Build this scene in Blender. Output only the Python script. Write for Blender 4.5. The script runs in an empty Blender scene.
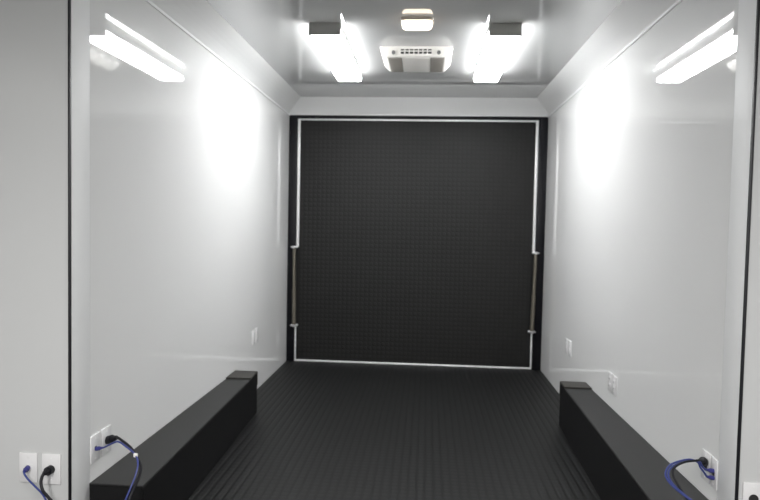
import bpy, bmesh, math, random
from mathutils import Vector, Matrix
C = bpy.context.scene.collection
random.seed(3)

# ------------------------------------------------------------------ dimensions (metres)
W = 1.25          # half width of the inner bay
YB = 6.128        # rear wall
YS = 2.317        # end face of the widened front section
H = 2.449         # height of side walls up to the cove
D = 0.1375        # cove size
CZ = H + D        # ceiling
FX = 2.15         # half width of the widened front section
FY = -2.6         # front end of the room

# ------------------------------------------------------------------ materials
def mat(name, col, rough=0.5, metal=0.0, spec=0.5, coat=0.0):
    m = bpy.data.materials.new(name); m.use_nodes = True
    b = m.node_tree.nodes['Principled BSDF']
    b.inputs['Base Color'].default_value = (*col, 1)
    b.inputs['Roughness'].default_value = rough
    b.inputs['Metallic'].default_value = metal
    b.inputs['Specular IOR Level'].default_value = spec
    b.inputs['Coat Weight'].default_value = coat
    b.inputs['Coat Roughness'].default_value = 0.03
    return m

def N(m, t, **kw):
    n = m.node_tree.nodes.new(t)
    for k, v in kw.items(): setattr(n, k, v)
    return n

def L(m, a, b): m.node_tree.links.new(a, b)

def panel_mat(name, col, rough=0.06, amp=0.004, scale=(0.9, 0.9, 0.9), coat=0.0, spec=0.5, ior=1.5):
    """glossy laminated panel: faint waviness as sheet panels have, faint tone variation"""
    m = mat(name, col, rough, spec=spec, coat=coat)
    b = m.node_tree.nodes['Principled BSDF']
    b.inputs['IOR'].default_value = ior
    tc = N(m, 'ShaderNodeTexCoord'); mp = N(m, 'ShaderNodeMapping')
    mp.inputs['Scale'].default_value = scale
    L(m, tc.outputs['Object'], mp.inputs['Vector'])
    no = N(m, 'ShaderNodeTexNoise'); no.inputs['Scale'].default_value = 1.6; no.inputs['Detail'].default_value = 2.1
    L(m, mp.outputs[0], no.inputs['Vector'])
    bp = N(m, 'ShaderNodeBump'); bp.inputs['Distance'].default_value = amp; bp.inputs['Strength'].default_value = 1.0
    L(m, no.outputs['Fac'], bp.inputs['Height']); L(m, bp.outputs['Normal'], b.inputs['Normal'])
    return m

def coin_mat(name, base, pitch, plane, rough=0.45, height=0.0015, spec=0.5, rib=0.0, tone=0.15):
    """black rubber with raised coins on a square grid"""
    m = mat(name, base, rough, spec=spec)
    b = m.node_tree.nodes['Principled BSDF']
    tc = N(m, 'ShaderNodeTexCoord'); sx = N(m, 'ShaderNodeSeparateXYZ')
    L(m, tc.outputs['Object'], sx.inputs[0])
    def cell(out):
        d = N(m, 'ShaderNodeMath', operation='DIVIDE'); L(m, out, d.inputs[0]); d.inputs[1].default_value = pitch
        f = N(m, 'ShaderNodeMath', operation='FRACT'); L(m, d.outputs[0], f.inputs[0])
        s = N(m, 'ShaderNodeMath', operation='SUBTRACT'); L(m, f.outputs[0], s.inputs[0]); s.inputs[1].default_value = 0.5
        p = N(m, 'ShaderNodeMath', operation='POWER'); a = N(m, 'ShaderNodeMath', operation='ABSOLUTE')
        L(m, s.outputs[0], a.inputs[0]); L(m, a.outputs[0], p.inputs[0]); p.inputs[1].default_value = 2.0
        return p.outputs[0]
    u = cell(sx.outputs['XYZ'.index(plane[0])]); v = cell(sx.outputs['XYZ'.index(plane[1])])
    ad = N(m, 'ShaderNodeMath', operation='ADD'); L(m, u, ad.inputs[0]); L(m, v, ad.inputs[1])
    sq = N(m, 'ShaderNodeMath', operation='SQRT'); L(m, ad.outputs[0], sq.inputs[0])
    mr = N(m, 'ShaderNodeMapRange', interpolation_type='SMOOTHSTEP')
    L(m, sq.outputs[0], mr.inputs['Value'])
    mr.inputs['From Min'].default_value = 0.30; mr.inputs['From Max'].default_value = 0.44
    mr.inputs['To Min'].default_value = 1; mr.inputs['To Max'].default_value = 0
    no = N(m, 'ShaderNodeTexNoise'); no.inputs['Scale'].default_value = 220; L(m, tc.outputs['Object'], no.inputs['Vector'])
    # moulded ribs run along the sheet, with the coins sitting on them
    rs = N(m, 'ShaderNodeMapRange', interpolation_type='SMOOTHSTEP'); L(m, u, rs.inputs['Value'])
    rs.inputs['From Min'].default_value = 0.03; rs.inputs['From Max'].default_value = 0.2
    rs.inputs['To Min'].default_value = 1; rs.inputs['To Max'].default_value = 0
    rm = N(m, 'ShaderNodeMix', data_type='FLOAT'); rm.inputs['Factor'].default_value = rib
    L(m, mr.outputs[0], rm.inputs[2]); L(m, rs.outputs[0], rm.inputs[3]); mr = rm
    mx = N(m, 'ShaderNodeMath', operation='MULTIPLY_ADD'); L(m, no.outputs['Fac'], mx.inputs[0]); mx.inputs[1].default_value = 0.08
    L(m, mr.outputs[0], mx.inputs[2])
    bp = N(m, 'ShaderNodeBump'); bp.inputs['Distance'].default_value = height
    L(m, mx.outputs[0], bp.inputs['Height']); L(m, bp.outputs['Normal'], b.inputs['Normal'])
    # coin and rib tops are coloured a touch lighter than the sheet between them
    mc = N(m, 'ShaderNodeMix', data_type='RGBA')
    mc.inputs['A'].default_value = (*[c * (1 - tone) for c in base], 1); mc.inputs['B'].default_value = (*[c * (1 + tone) for c in base], 1)
    L(m, mr.outputs[0], mc.inputs['Factor']); L(m, mc.outputs['Result'], b.inputs['Base Color'])
    return m

def grain_mat(name, col, rough, scale=300, amp=0.0004, spec=0.5, metal=0.0):
    m = mat(name, col, rough, metal, spec)
    b = m.node_tree.nodes['Principled BSDF']
    tc = N(m, 'ShaderNodeTexCoord'); no = N(m, 'ShaderNodeTexNoise'); no.inputs['Scale'].default_value = scale
    L(m, tc.outputs['Object'], no.inputs['Vector'])
    bp = N(m, 'ShaderNodeBump'); bp.inputs['Distance'].default_value = amp
    L(m, no.outputs['Fac'], bp.inputs['Height']); L(m, bp.outputs['Normal'], b.inputs['Normal'])
    return m

def emis(name, col, strength):
    m = mat(name, (0.8, 0.8, 0.8), 0.4)
    b = m.node_tree.nodes['Principled BSDF']
    b.inputs['Emission Color'].default_value = (*col, 1)
    b.inputs['Emission Strength'].default_value = strength
    return m

TUBE = 12.3
M = dict(
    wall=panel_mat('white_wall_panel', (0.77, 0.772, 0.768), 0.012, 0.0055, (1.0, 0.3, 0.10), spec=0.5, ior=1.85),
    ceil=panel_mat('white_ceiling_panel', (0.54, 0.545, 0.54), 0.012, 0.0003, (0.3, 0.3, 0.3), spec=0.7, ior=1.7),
    cove=panel_mat('white_cove', (0.83, 0.83, 0.825), 0.22, 0.001),
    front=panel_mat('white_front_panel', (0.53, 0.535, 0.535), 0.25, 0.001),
    trim=mat('white_trim', (0.75, 0.755, 0.757), 0.5, spec=0.25),
    floor=coin_mat('coin_rubber_floor', (0.0075, 0.0078, 0.0078), 0.046, 'XY', 0.5, 0.0019, 0.3, 0.85, 0.4),
    ramp=coin_mat('coin_rubber_ramp', (0.0068, 0.0068, 0.0065), 0.044, 'XZ', 0.5, 0.0009, 0.3),
    rubber=grain_mat('black_rubber', (0.007, 0.007, 0.0075), 0.6, spec=0.2),
    boxtop=grain_mat('black_box_cover', (0.022, 0.022, 0.022), 0.5, spec=0.3),
    flap=grain_mat('dark_cover_flap', (0.032, 0.03, 0.026), 0.45, spec=0.4),
    seal=mat('black_seal', (0.006, 0.006, 0.009), 0.45),
    frame=mat('black_frame', (0.004, 0.004, 0.006), 0.35, spec=0.2),
    alu=grain_mat('aluminium', (0.88, 0.88, 0.88), 0.35, 90, 0.0002, metal=0.25),
    rod=grain_mat('dull_rod', (0.17, 0.155, 0.125), 0.4, 90, 0.0002, metal=0.6),
    chrome=mat('bright_metal', (0.6, 0.6, 0.61), 0.3, 0.9),
    plate=mat('plate_plastic', (0.69, 0.685, 0.69), 0.22),
    slot=mat('dark_slot', (0.02, 0.02, 0.02), 0.5),
    black=mat('black_plastic', (0.006, 0.006, 0.009), 0.5, spec=0.3),
    blue=mat('blue_cable', (0.03, 0.045, 0.2), 0.4),
    bluedark=mat('blue_plug', (0.03, 0.03, 0.18), 0.4),
    cap=mat('grey_end_cap', (0.33, 0.33, 0.31), 0.4),
    pan=mat('white_housing', (0.7, 0.7, 0.7), 0.35),
    acwhite=mat('ac_white', (0.86, 0.84, 0.80), 0.35),
    acfilter=grain_mat('ac_filter', (0.34, 0.32, 0.29), 0.6, 500, 0.0006),
    acknob=mat('ac_knob', (0.16, 0.16, 0.16), 0.4),
    diff=emis('tube_diffuser', (0.985, 0.995, 1.0), TUBE),
    domebase=mat('dome_base', (0.50, 0.44, 0.38), 0.4),
    dome=emis('dome_lens', (1.0, 0.80, 0.60), 1.4),
    tag=mat('white_tie', (0.8, 0.78, 0.75), 0.4),
)

# ------------------------------------------------------------------ mesh helpers
def bm_box(bm, x0, x1, y0, y1, z0, z1, bev=0.0, seg=2):
    r = bmesh.ops.create_cube(bm, size=1)
    vs = r['verts']
    for v in vs:
        v.co = Vector((x0 + (v.co.x + .5) * (x1 - x0), y0 + (v.co.y + .5) * (y1 - y0), z0 + (v.co.z + .5) * (z1 - z0)))
    if bev > 0:
        es = list({e for v in vs for e in v.link_edges})
        bmesh.ops.bevel(bm, geom=es, offset=bev, segments=seg, affect='EDGES', profile=0.5)

def bm_cyl(bm, a, b, r, r2=None, n=20):
    a = Vector(a); b = Vector(b); d = b - a
    q = d.to_track_quat('Z', 'Y').to_matrix().to_4x4()
    bmesh.ops.create_cone(bm, cap_ends=True, segments=n, radius1=r, radius2=r if r2 is None else r2,
                          depth=d.length, matrix=Matrix.Translation((a + b) / 2) @ q)

def bm_prism(bm, prof, axis, a0, a1):
    """extrude a closed 2-D profile along axis"""
    def P(p, t):
        if axis == 'Y': return Vector((p[0], t, p[1]))
        if axis == 'X': return Vector((t, p[0], p[1]))
        return Vector((p[0], p[1], t))
    A = [bm.verts.new(P(p, a0)) for p in prof]; B = [bm.verts.new(P(p, a1)) for p in prof]
    n = len(prof)
    fs = [bm.faces.new(A), bm.faces.new(B[::-1])]
    for i in range(n): fs.append(bm.faces.new([A[i], A[(i + 1) % n], B[(i + 1) % n], B[i]]))
    bmesh.ops.recalc_face_normals(bm, faces=bm.faces[:])

def obj(name, bm, m, parent=None, smooth=False):
    me = bpy.data.meshes.new(name); bm.normal_update(); bm.to_mesh(me); bm.free()
    o = bpy.data.objects.new(name, me); C.objects.link(o)
    me.materials.append(M[m] if isinstance(m, str) else m)
    if smooth:
        for p in me.polygons: p.use_smooth = True
        try: me.set_sharp_from_angle(angle=math.radians(40))
        except Exception: pass
    if parent: o.parent = parent; o.matrix_parent_inverse = parent.matrix_basis.inverted()
    return o

def box(name, m, dims, parent=None, bev=0.0):
    bm = bmesh.new(); bm_box(bm, *dims, bev=bev); return obj(name, bm, m, parent, smooth=bev > 0)

def struct(o): o['kind'] = 'structure'; return o

def thing(name, label, cat, loc=(0, 0, 0), group=None):
    o = bpy.data.objects.new(name, None); C.objects.link(o); o.location = loc
    o.empty_display_size = 0.1
    tag(o, label, cat, group); return o

def tag(o, label, cat, group=None):
    o['label'] = label; o['category'] = cat
    if group: o['group'] = group

def catmull(pts, n=8):
    P = [Vector(p) for p in pts]; P = [2 * P[0] - P[1]] + P + [2 * P[-1] - P[-2]]; out = []
    for i in range(1, len(P) - 2):
        for k in range(n):
            t = k / n
            out.append(0.5 * ((2 * P[i]) + (P[i + 1] - P[i - 1]) * t + (2 * P[i - 1] - 5 * P[i] + 4 * P[i + 1] - P[i + 2]) * t * t
                              + (-P[i - 1] + 3 * P[i] - 3 * P[i + 1] + P[i + 2]) * t ** 3))
    out.append(P[-2]); return out

def tube_bm(pts, r, n=10, sub=6):
    bm = bmesh.new(); Q = catmull(pts, sub); rings = []
    up = Vector((0.13, 0.21, 0.97)).normalized()
    for i, p in enumerate(Q):
        t = (Q[min(i + 1, len(Q) - 1)] - Q[max(i - 1, 0)]).normalized()
        s = t.cross(up)
        if s.length < 1e-3: s = t.cross(Vector((1, 0, 0)))
        s.normalize(); w = s.cross(t).normalized(); up = w
        rings.append([bm.verts.new(p + r * (math.cos(a) * s + math.sin(a) * w)) for a in [2 * math.pi * k / n for k in range(n)]])
    for a, b in zip(rings, rings[1:]):
        for k in range(n): bm.faces.new([a[k], a[(k + 1) % n], b[(k + 1) % n], b[k]])
    bm.faces.new(rings[0][::-1]); bm.faces.new(rings[-1])
    bmesh.ops.recalc_face_normals(bm, faces=bm.faces[:])
    return bm

# ------------------------------------------------------------------ the room shell
T = 0.05
struct(box('floor', 'floor', (-FX - T, FX + T, FY - T, YB + 0.15, -0.05, 0)))
struct(box('ceiling', 'ceil', (-FX - T, FX + T, FY - T, YB + 0.15, CZ, CZ + 0.05)))
struct(box('wall_left', 'wall', (-W - T, -W, YS + T, YB, 0, CZ)))
struct(box('wall_right', 'wall', (W, W + T, YS + T, YB, 0, CZ)))
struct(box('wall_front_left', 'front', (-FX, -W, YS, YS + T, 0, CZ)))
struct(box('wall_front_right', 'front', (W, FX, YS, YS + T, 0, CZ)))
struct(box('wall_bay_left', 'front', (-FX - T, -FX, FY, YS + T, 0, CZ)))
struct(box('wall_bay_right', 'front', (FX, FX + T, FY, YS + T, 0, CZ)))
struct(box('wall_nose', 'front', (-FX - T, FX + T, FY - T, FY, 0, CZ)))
# rear wall: an opening for the ramp door, only the header strip shows
bm = bmesh.new()
bm_box(bm, -W - T, W + T, YB, YB + 0.1, 2.437, CZ)
bm_box(bm, -W - T, -W, YB, YB + 0.1, 0, 2.437)
bm_box(bm, W, W + T, YB, YB + 0.1, 0, 2.437)
struct(obj('wall_rear', bm, 'cove'))

# coves between walls and ceiling (45 degree, slightly concave) run along both sides and over the door
def cove_profile(s):
    pts = [(0, H), (0, CZ), (s * D, CZ)]
    for k in range(1, 6):
        t = k / 6; a = (s * D * (1 - t), CZ - D * t)
        bow = 0.006 * math.sin(math.pi * t)
        pts.append((a[0] - s * bow * .7, a[1] + bow * .7))
    return pts
def cove_side(s):
    bm = bmesh.new(); n = 0
    prof = cove_profile(1)
    A = [];B = []
    for (o_, z) in prof:
        A.append(bm.verts.new((s * (W - o_), YS + T, z)))
        B.append(bm.verts.new((s * (W - o_), YB - o_ if o_ > 0 else YB, z)))   # mitred at the rear corner
    k = len(prof)
    bm.faces.new(A); bm.faces.new(B[::-1])
    for i in range(k): bm.faces.new([A[i], A[(i + 1) % k], B[(i + 1) % k], B[i]])
    bmesh.ops.recalc_face_normals(bm, faces=bm.faces[:])
    return struct(obj('trim_1' if s < 0 else 'trim_2', bm, 'cove'))
cove_side(-1); cove_side(1)
bm = bmesh.new(); prof = cove_profile(1); A = []; B = []
for (o_, z) in prof:
    A.append(bm.verts.new((-W + o_, YB - o_, z))); B.append(bm.verts.new((W - o_, YB - o_, z)))
k = len(prof)
bm.faces.new(A); bm.faces.new(B[::-1])
for i in range(k): bm.faces.new([A[i], A[(i + 1) % k], B[(i + 1) % k], B[i]])
bmesh.ops.recalc_face_normals(bm, faces=bm.faces[:])
struct(obj('trim_3', bm, 'cove'))
# narrow moulding where the cove meets the side walls
for s, nm in ((-1, 'trim_4'), (1, 'trim_5')):
    bm = bmesh.new()
    x0, x1 = sorted((s * W, s * (W - 0.007)))
    bm_box(bm, x0, x1, YS + T, YB, H - 0.02, H - 0.004, bev=0.002)
    struct(obj(nm, bm, 'trim'))
# corner strip and black seal at the outer corners of the widened section
for s, a, b in ((-1, 'trim_6', 'trim_8'), (1, 'trim_7', 'trim_9')):
    x0, x1 = sorted((s * W, s * (W - 0.0025)))
    struct(box(a, 'trim', (x0, x1, YS + 0.004, YS + 0.135, 0, CZ), bev=0.001))
    x0, x1 = sorted((s * (W - 0.003), s * (W + 0.006)))
    struct(box(b, 'seal', (x0, x1, YS - 0.008, YS + 0.003, 0, CZ), bev=0.002))

# ------------------------------------------------------------------ ramp door
door = bpy.data.objects.new('door_1', None); C.objects.link(door); door.location = (0, YB, 0); struct(door)
bpy.context.view_layer.update()
ZT = 2.433
bm = bmesh.new()
bm_box(bm, -W + .001, -1.172, YB - 0.012, YB + 0.09, 0.001, ZT, bev=0.004)
bm_box(bm, 1.166, W - .001, YB - 0.012, YB + 0.09, 0.001, ZT, bev=0.004)
bm_box(bm, -1.18, 1.18, YB - 0.012, YB + 0.09, ZT - 0.03, ZT, bev=0.004)
obj('door_frame', bm, 'frame', door, True)
box('ramp_panel', 'ramp', (-1.166, 1.166, YB + 0.018, YB + 0.07, 0.010, 2.395), door)
def trimbar(x0, x1, z0, z1):
    bm = bmesh.new(); bm_box(bm, x0, x1, YB + 0.004, YB + 0.03, z0, z1, bev=0.004); return obj('edge_trim', bm, 'alu', door, True)
trimbar(-1.167, -1.141, 1.14, 2.407)       # upper lengths, down to the rods
trimbar(1.139, 1.165, 1.135, 2.407)
trimbar(-1.171, -1.157, 0.002, 0.365)      # thinner lengths below the rods
trimbar(1.149, 1.163, 0.002, 0.375)
trimbar(-1.138, 1.138, 2.387, 2.407)
trimbar(-1.157, 1.149, 0.002, 0.017)
for s in (-1, 1):
    xt = s * (1.178 if s < 0 else 1.165); xb = s * (1.170 if s < 0 else 1.150)
    zt, zb = (1.14, 0.365) if s < 0 else (1.135, 0.375)
    yr = YB - 0.035
    bm = bmesh.new()
    bm_cyl(bm, (xt, yr, zt), (xb, yr, zb), 0.015, n=20)
    rod = obj('support_rod', bm, 'rod', door, True)
    bm = bmesh.new(); xm = (xt + xb) / 2; zm = (zt + zb) / 2
    bm_cyl(bm, (xt * .45 + xb * .55, yr, zm - .03), (xb, yr, zb + .01), 0.0185, n=20)
    obj('rod_sleeve', bm, 'rod', rod, True)
    for (x, z, wd) in ((xt, zt, 0.032), (xb, zb, 0.036)):
        bm = bmesh.new()
        bm_box(bm, x - wd, x + wd, YB - 0.052, YB - 0.0, z - 0.007, z + 0.007, bev=0.003)
        bm_cyl(bm, (x, YB - 0.064, z), (x, YB - 0.045, z), 0.013, n=14)
        bm_box(bm, x - wd * .8, x + wd * .8, YB - 0.016, YB + 0.006, z - 0.011, z + 0.011, bev=0.003)
        obj('bracket', bm, 'chrome', door, True)

# ------------------------------------------------------------------ ceiling fixtures
def fixture(x, y0, y1, label, w=0.19, h=0.072):
    yc = (y0 + y1) / 2
    t = thing('ceiling_light', label, 'ceiling light', (x, yc, CZ), 'fluorescent box lights on the ceiling')
    bpy.context.view_layer.update()
    box('housing', 'pan', (x - w / 2 + .003, x + w / 2 - .003, y0 + .01, y1 - .001, CZ - 0.038, CZ), t, 0.002)
    hw = w / 2; r = 0.016
    prof = [(x - hw + .001, CZ - 0.038), (x - hw, CZ - h + r)]
    for k in range(1, 5):
        a = math.pi + k / 4 * math.pi / 2; prof.append((x - hw + r + r * math.cos(a), CZ - h + r + r * math.sin(a)))
    for k in range(0, 5):
        a = 1.5 * math.pi + k / 4 * math.pi / 2; prof.append((x + hw - r + r * math.cos(a), CZ - h + r + r * math.sin(a)))
    prof.append((x + hw - .001, CZ - 0.038))
    bm = bmesh.new(); bm_prism(bm, prof, 'Y', y0 + .014, y1)
    obj('diffuser', bm, 'diff', t, True)
    box('end_cap', 'cap', (x - hw - .001, x + hw + .001, y0, y0 + 0.016, CZ - h - .002, CZ), t, 0.003)
    return t
fixture(-0.522, 3.775, 5.01, 'long lit box light on the ceiling left of the air conditioner')
fixture(0.552, 3.795, 5.02, 'long lit box light on the ceiling right of the air conditioner')

# lamps of the widened front section, behind the camera
def copy_tree(src, loc, label):
    c = src.copy(); C.objects.link(c); c.location = loc; c['label'] = label
    for ch in src.children:
        d = ch.copy(); C.objects.link(d); d.parent = c; d.matrix_parent_inverse = ch.matrix_parent_inverse.copy()
    return c
for x in (-0.9, 0.9):
    ld = bpy.data.lights.new('bay_lamp', 'AREA'); ld.shape = 'RECTANGLE'; ld.size = 0.19; ld.size_y = 1.23
    ld.energy = 36; ld.color = (1.0, 0.985, 0.965)
    lo = bpy.data.objects.new('bay_lamp', ld); C.objects.link(lo); lo.location = (x, -0.6, CZ - 0.075)

# dome light
dx, dy = 0.032, 3.735
t = thing('dome_light', 'small oblong lit dome light on the ceiling nearest the camera', 'ceiling light', (dx, dy, CZ))
bpy.context.view_layer.update()
def pill(bm, hw, hd, r, z0, z1, taper=0.0, n=8):
    def ring(hw, hd, r, z):
        out = []
        for cx, cy, a0 in ((hw - r, hd - r, 0), (-hw + r, hd - r, 90), (-hw + r, -hd + r, 180), (hw - r, -hd + r, 270)):
            for k in range(n + 1):
                a = math.radians(a0 + 90 * k / n); out.append(bm.verts.new((dx + cx + r * math.cos(a), dy + cy + r * math.sin(a), z)))
        return out
    steps = 6; rings = []
    for i in range(steps + 1):
        f = i / steps; ins = taper * (1 - math.sqrt(max(0, 1 - f * f)))
        rings.append(ring(hw - ins, hd - ins, max(.004, r - ins), z0 + (z1 - z0) * f))
    for a, b in zip(rings, rings[1:]):
        for k in range(len(a)): bm.faces.new([a[k], a[(k + 1) % len(a)], b[(k + 1) % len(a)], b[k]])
    bm.faces.new(rings[0]); bm.faces.new(rings[-1][::-1]); bmesh.ops.recalc_face_normals(bm, faces=bm.faces[:])
bm = bmesh.new(); pill(bm, 0.098, 0.062, 0.035, CZ, CZ - 0.018, 0.004); obj('base', bm, 'domebase', t, True)
bm = bmesh.new(); pill(bm, 0.090, 0.055, 0.032, CZ - 0.018, CZ - 0.052, 0.022); obj('lens', bm, 'dome', t, True)

# roof air conditioner, seen from below
ax, y0, y1 = 0.018, 4.285, 4.715
z1 = CZ - 0.07
t = thing('air_conditioner', 'white square ceiling air conditioner with a slotted front between the two long lights', 'air conditioner', (ax, (y0 + y1) / 2, CZ))
bpy.context.view_layer.update()
bm = bmesh.new()
def loop(hw, a, b, z): return [bm.verts.new(v) for v in ((ax - hw, a, z), (ax + hw, a, z), (ax + hw, b, z), (ax - hw, b, z))]
L0 = loop(0.247, y0 - 0.005, y1 + .03, CZ - 0.001); L1 = loop(0.243, y0 - 0.003, y1 + .03, CZ - 0.018)
L2 = loop(0.203, y0, y1, z1 + .004); L3 = loop(0.197, y0 + .006, y1 - .004, z1)
Ls = [L0, L1, L2, L3]
for a, b in zip(Ls, Ls[1:]):
    for k in range(4): bm.faces.new([a[k], a[(k + 1) % 4], b[(k + 1) % 4], b[k]])
bm.faces.new(L0); bm.faces.new(L3[::-1]); bmesh.ops.recalc_face_normals(bm, faces=bm.faces[:])
es = [e for e in bm.edges if (e.verts[0].co - e.verts[1].co).length < .12]
bmesh.ops.bevel(bm, geom=es, offset=0.008, segments=3, affect='EDGES')
obj('body', bm, 'acwhite', t, True)
for s in (-1, 1):
    xa, xb = sorted((ax + s * 0.098, ax + s * 0.19))
    bm = bmesh.new(); bm_box(bm, xa, xb, y0 + .02, y1 - .02, z1 - 0.004, z1 + 0.004, bev=.002)
    for k in range(9):
        yy = y0 + .035 + k * (y1 - y0 - .07) / 8
        bm_box(bm, xa + .006, xb - .006, yy - .004, yy + .004, z1 - 0.007, z1 - .002, bev=.001)
    obj('filter_grille', bm, 'acfilter', t, True)
    bm = bmesh.new()
    bm_cyl(bm, (ax + s * .152, y0 - .016, CZ - .043), (ax + s * .152, y0 + .006, CZ - .043), 0.0125, n=24)
    bm_box(bm, ax + s * .152 - .003, ax + s * .152 + .003, y0 - .020, y0 - .012, CZ - .053, CZ - .033, bev=.001)
    obj('knob', bm, 'acknob', t, True)
box('centre_panel', 'acwhite', (ax - .09, ax + .09, y0 + .02, y1 - .02, z1 - .005, z1 + .003), t, .003)
# air outlet: dark recess with white vanes
box('outlet', 'slot', (ax - .107, ax + .107, y0 - .0065, y0 + .02, CZ - .055, CZ - .018), t)
bm = bmesh.new()
for k in range(8):
    xx = ax - .107 + k * .214 / 7; bm_box(bm, xx - .0035, xx + .0035, y0 - .010, y0 + .004, CZ - .057, CZ - .016, bev=.001)
for z in (CZ - .056, CZ - .034, CZ - .017): bm_box(bm, ax - .11, ax + .11, y0 - .011, y0 + .004, z - .0035, z + .0035, bev=.001)
obj('vanes', bm, 'acwhite', t, True)

# ------------------------------------------------------------------ wheel boxes
def wheelbox(s, w0, w1, h0, h1, y0, y1, flap_len, label):
    """box against the wall; w0/h0 at the near end, w1/h1 at the far end"""
    t = thing('wheel_box', label, 'wheel box', (s * (W - w1 / 2), (y0 + y1) / 2, 0), 'wheel boxes along the side walls')
    bpy.context.view_layer.update()
    def slab(name, m, ya, yb, lo, hi, grow=0.0, bev=0.004):
        """lo/hi: offsets from the top (None = floor)"""
        bm = bmesh.new(); r = bmesh.ops.create_cube(bm, size=1)
        for v in r['verts']:
            far = v.co.y > 0; y = yb if far else ya; f = (y - y0) / (y1 - y0)
            w = w0 + (w1 - w0) * f + grow; h = h0 + (h1 - h0) * f
            z = (h + hi) if v.co.z > 0 else (0.0 if lo is None else h + lo)
            v.co = Vector((s * (W - .001) if v.co.x > 0 else s * (W - w), y, z))
        bmesh.ops.recalc_face_normals(bm, faces=bm.faces[:])
        bmesh.ops.bevel(bm, geom=bm.edges[:], offset=bev, segments=2, affect='EDGES')
        return bm
    obj('body', slab('b', 0, y0, y1, None, -.006), 'rubber', t, True)
    obj('top_cover', slab('c', 0, y0 - .001, y1 - .01, -.006, 0, bev=.0025), 'boxtop', t, True)
    bm = slab('f', 0, y1 - flap_len, y1 + .004, 0, .01, .003, .003)
    x0, x1 = sorted((s * (W - .004), s * (W - w1 - .002)))
    bm_box(bm, x0, x1, y1 + .001, y1 + .007, h1 - .09, h1 + .004, bev=.003)
    obj('end_flap', bm, 'flap', t, True)      # raised flap wrapped over the far end
    return t
wheelbox(-1, 0.232, 0.168, 0.297, 0.293, 2.447, 4.425, 0.21, 'long black low box on the floor along the left wall')
wheelbox(1, 0.240, 0.177, 0.330, 0.303, 2.44, 4.43, 0.17, 'long black low box on the floor along the right wall')

# ------------------------------------------------------------------ wall plates
def plate(name, u0, u1, z0, z1, face, at, label, cat, kind, group):
    """face: 'L' left wall, 'R' right wall, 'F' front-section end face; u is y on walls, x on the end face"""
    um, zm = (u0 + u1) / 2, (z0 + z1) / 2
    def P(u, z, d):
        if face == 'L': return (-W + at + d, u, z)
        if face == 'R': return (W - at - d, u, z)
        return (u, YS - at - d, z)
    t = thing(name, label, cat, P(um, zm, 0), group); bpy.context.view_layer.update()
    def bx(nm, m, a0, a1, b0, b1, d0, d1, bev):
        p = P(a0, b0, d0); q = P(a1, b1, d1)
        return box(nm, m, (min(p[0], q[0]), max(p[0], q[0]), min(p[1], q[1]), max(p[1], q[1]), b0, b1), t, bev)
    bx('face_plate', 'plate', u0, u1, z0, z1, 0, 0.007, 0.0025)
    def cyl(nm, m, u, z, d0, d1, r):
        bm = bmesh.new(); bm_cyl(bm, P(u, z, d0), P(u, z, d1), r, n=16); return obj(nm, bm, m, t, True)
    if kind == 'jack':
        bx('jack', 'slot', um - .008, um + .008, zm - .008, zm + .008, .0065, .0085, .0005)
        for dz in (-.042, .042): cyl('screw', 'pan', um, zm + dz, .0065, .008, .0035)
    elif kind == 'round':
        cyl('socket', 'slot', um, zm, .0065, .009, .017)
        for dz in (-.042, .042): cyl('screw', 'pan', um, zm + dz, .0065, .008, .0035)
    else:
        for dz in (-.02, .02):
            f = bx('socket', 'plate', um - .017, um + .017, zm + dz - .014, zm + dz + .014, .0065, .0095, .003)
            bm = bmesh.new()
            for du in (-.0065, .0065):
                p = P(um + du - .0012, zm + dz - .003, .009); q = P(um + du + .0012, zm + dz + .006, .0102)
                bm_box(bm, min(p[0], q[0]), max(p[0], q[0]), min(p[1], q[1]), max(p[1], q[1]), zm + dz - .003, zm + dz + .006)
            o = obj('slots', bm, 'slot', f)
        cyl('screw', 'pan', um, zm, .0065, .008, .0035)
    return t
G = 'white wall plates'
plate('wall_jack_plate', -1.4565, -1.383, .349, .4665, 'F', 0, 'white wall plate with a blue plug, on the end wall left of the black seam', 'wall plate', 'jack', G)
plate('power_outlet', -1.364, -1.288, .346, .4665, 'F', 0, 'white wall plate with a black plug, on the end wall left of the black seam', 'outlet', 'round', G)
PS = 0.0025
plate('wall_jack_plate', 2.455, 2.525, .372, .487, 'L', PS * 0, 'white wall plate with a blue plug, on the left side wall', 'wall plate', 'jack', G)
plate('power_outlet', 2.546, 2.622, .372, .487, 'L', 0, 'white wall plate with a black plug, on the left side wall beside the black box', 'outlet', 'round', G)
plate('wall_jack_plate', 2.4535, 2.502, .392, .508, 'R', 0, 'white wall plate with two blue plugs, on the right side wall', 'wall plate', 'jack', G)
plate('power_outlet', 2.514, 2.59, .392, .508, 'R', 0, 'white wall plate with a black plug, on the right side wall', 'outlet', 'round', G)
plate('power_outlet', 1.272, 1.345, .368, .486, 'F', 0, 'white wall plate cut by the lower right corner, right of the black seam', 'outlet', 'round', G)
# pairs further down the bay
plate('wall_outlet', 4.87, 4.945, .40, .515, 'L', 0, 'nearer plate of the small pair low on the left wall beyond the box', 'outlet', 'duplex', G)
plate('wall_outlet', 4.965, 5.04, .40, .52, 'L', 0, 'farther plate of the small pair low on the left wall beyond the box', 'outlet', 'duplex', G)
plate('wall_outlet', 5.0, 5.08, .385, .505, 'R', 0, 'farther plate of the farthest pair low on the right wall', 'outlet', 'duplex', G)
plate('wall_outlet', 4.89, 4.97, .39, .51, 'R', 0, 'nearer plate of the farthest pair low on the right wall', 'outlet', 'duplex', G)
plate('wall_outlet', 3.825, 3.895, .40, .515, 'R', 0, 'farther plate of the middle pair above the right black box', 'outlet', 'duplex', G)
plate('wall_outlet', 3.735, 3.81, .40, .515, 'R', 0, 'nearer plate of the middle pair above the right black box', 'outlet', 'duplex', G)

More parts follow.
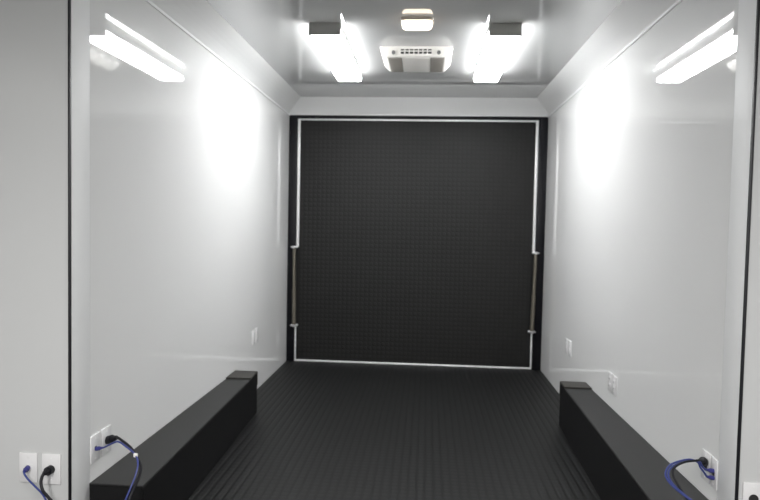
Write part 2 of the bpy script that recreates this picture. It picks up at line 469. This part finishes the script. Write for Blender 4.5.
# ------------------------------------------------------------------ cords
def cord(name, label, cat, runs, r, m, plugs):
    """runs: list of point lists; plugs: (from, to, r1, r2, material)"""
    t = thing(name, label, cat, runs[0][0]); bpy.context.view_layer.update()
    for pts in runs: obj('cable', tube_bm(pts, r), m, t, True)
    for a, b, r1, r2, pm in plugs:
        a = Vector(a); b = Vector(b); bm = bmesh.new(); d = (b - a)
        bm_cyl(bm, a, a + d * .55, r1, n=20)
        bm_cyl(bm, a + d * .5, b, r1 * .85, r2, n=20)
        obj('plug', bm, pm, t, True)
    return t
# left: a black power cord and a blue network cable bridge the end wall and the side wall
cord('electrical_cable', 'black electrical cable looping from the end wall plate to the left side wall plate', 'cable', [[
    (-1.3262, 2.28, .4063), (-1.3235, 2.262, .4085), (-1.3255, 2.253, .4000), (-1.3217, 2.24, .3815), (-1.3075, 2.23, .3557), (-1.2816, 2.22, .3384), (-1.2481, 2.21, .3079),
    (-1.205, 2.205, .22), (-1.15, 2.21, .14), (-1.09, 2.24, .12), (-1.045, 2.285, .19), (-1.0199, 2.326, .2899), (-1.0123, 2.358, .3311),
    (-1.0100, 2.397, .3629), (-1.019, 2.426, .3914), (-1.0505, 2.46, .4119), (-1.0954, 2.5, .4329), (-1.1405, 2.53, .4457), (-1.1813, 2.56, .4511), (-1.205, 2.578, .4455)]],
    .0058, 'black',
    [((-1.326, YS - .007, .4063), (-1.3255, 2.268, .4075), .0165, .009, 'black'), ((-1.243, 2.584, .4295), (-1.190, 2.566, .4500), .0175, .009, 'black')])
t = cord('network_cable', 'thin blue cable looping from the end wall plate to the left side wall plate', 'cable', [[
    (-1.4195, 2.29, .4076), (-1.4095, 2.272, .400), (-1.3858, 2.262, .3815), (-1.3521, 2.25, .3626), (-1.3139, 2.236, .3412), (-1.28, 2.212, .3214), (-1.2404, 2.195, .2856),
    (-1.19, 2.19, .20), (-1.14, 2.195, .125), (-1.08, 2.225, .105), (-1.035, 2.27, .17), (-1.035, 2.297, .2617), (-1.032, 2.332, .298), (-1.0265, 2.362, .3338), (-1.0185, 2.381, .3706), (-1.0208, 2.405, .4073), (-1.0451, 2.43, .4345),
    (-1.0966, 2.45, .4600), (-1.1313, 2.46, .4721), (-1.1663, 2.47, .4572), (-1.2015, 2.48, .4373), (-1.2187, 2.487, .4302)]],
    .0036, 'blue',
    [((-1.4197, YS - .007, .4078), (-1.414, 2.279, .405), .0105, .006, 'bluedark'), ((-1.2415, 2.4895, .4262), (-1.2120, 2.484, .4340), .0085, .005, 'bluedark')])
bm = bmesh.new(); bm_box(bm, -1.049, -1.032, 2.422, 2.432, .424, .440, bev=.003); obj('tie', bm, 'tag', t, True)
# right
cord('electrical_cable', 'black electrical cable plugged into the right side wall plate', 'cable', [[
    (1.2220, 2.525, .4800), (1.2000, 2.482, .5010), (1.1640, 2.439, .5120), (1.115, 2.422, .5110), (1.0797, 2.408, .5023), (1.0582, 2.396, .4876), (1.0556, 2.383, .4658),
    (1.0681, 2.361, .4400), (1.0797, 2.340, .4165), (1.0982, 2.309, .3946), (1.136, 2.266, .3648), (1.175, 2.262, .30), (1.225, 2.26, .24), (1.28, 2.25, .22), (1.36, 2.235, .25), (1.40, 2.255, .34), (1.396, 2.27, .395), (1.393, 2.285, .415)]],
    .0043, 'black',
    [((1.243, 2.552, .4630), (1.2030, 2.500, .4940), .0165, .008, 'black'), ((1.3915, YS - .007, .425), (1.393, 2.28, .42), .0165, .009, 'black')])
Wb1 = [(1.2243, 2.476, .4615), (1.2096, 2.474, .4659), (1.1943, 2.468, .4807), (1.1788, 2.462, .5006), (1.1452, 2.458, .5009), (1.1043, 2.45, .495), (1.0673, 2.43, .4854), (1.0475, 2.41, .473),
       (1.0444, 2.39, .4541), (1.0591, 2.36, .4333), (1.0831, 2.32, .4182), (1.1065, 2.28, .3985), (1.15, 2.24, .31), (1.20, 2.205, .21), (1.28, 2.2, .16), (1.39, 2.22, .22), (1.45, 2.25, .33), (1.467, 2.275, .405)]
Wb2 = [(1.2243, 2.472, .4355), (1.2134, 2.468, .4403), (1.1981, 2.46, .4608), (1.1825, 2.455, .4795), (1.1709, 2.452, .5001), (1.1408, 2.45, .5104), (1.0999, 2.44, .5064), (1.0593, 2.42, .4986), (1.0352, 2.4, .484),
       (1.0276, 2.38, .465), (1.0406, 2.35, .4441), (1.0647, 2.31, .4291), (1.089, 2.27, .4113), (1.14, 2.23, .33), (1.19, 2.19, .22), (1.28, 2.18, .14), (1.41, 2.20, .22), (1.475, 2.24, .33), (1.492, 2.27, .40)]
cord('network_cable', 'blue cable from the upper blue plug on the right side wall', 'cable', [Wb1], .0037, 'blue',
     [((1.2412, 2.478, .4595), (1.2170, 2.475, .4640), .0085, .005, 'bluedark'), ((1.4665, YS - .007, .415), (1.4665, 2.285, .41), .0085, .005, 'bluedark')])
cord('network_cable', 'blue cable from the lower blue plug on the right side wall', 'cable', [Wb2], .0037, 'blue',
     [((1.2412, 2.474, .4335), (1.2170, 2.470, .4385), .0085, .005, 'bluedark'), ((1.4915, YS - .007, .415), (1.4915, 2.28, .41), .0085, .005, 'bluedark')])

# ------------------------------------------------------------------ world, camera, view
w = bpy.data.worlds.new('World'); bpy.context.scene.world = w; w.use_nodes = True
w.node_tree.nodes['Background'].inputs[0].default_value = (0.02, 0.02, 0.02, 1)
cd = bpy.data.cameras.new('Camera'); cam = bpy.data.objects.new('Camera', cd); C.objects.link(cam)
cd.sensor_width = 36; cd.lens = 627.37 / 760 * 36; cd.clip_start = 0.05
r = Vector((0.99711359, 0.07323958, 0.0200112)); u = Vector((-0.02305529, 0.04095683, 0.99889489)); f = Vector((-0.07233905, 0.99647303, -0.04252717))
mw = Matrix(((r.x, u.x, -f.x, 0.1116), (r.y, u.y, -f.y, 0), (r.z, u.z, -f.z, 1.3908), (0, 0, 0, 1)))
cam.matrix_world = mw
cd.dof.use_dof = True; cd.dof.focus_distance = 2.0; cd.dof.aperture_fstop = 4.5
sc = bpy.context.scene; sc.camera = cam
sc.view_settings.view_transform = 'Standard'; sc.view_settings.look = 'None'; sc.view_settings.gamma = 1
sc.view_settings.use_curve_mapping = False
sc.view_settings.exposure = 1.62
sc.cycles.max_bounces = 14; sc.cycles.diffuse_bounces = 8; sc.cycles.glossy_bounces = 6
sc.cycles.use_denoising = True
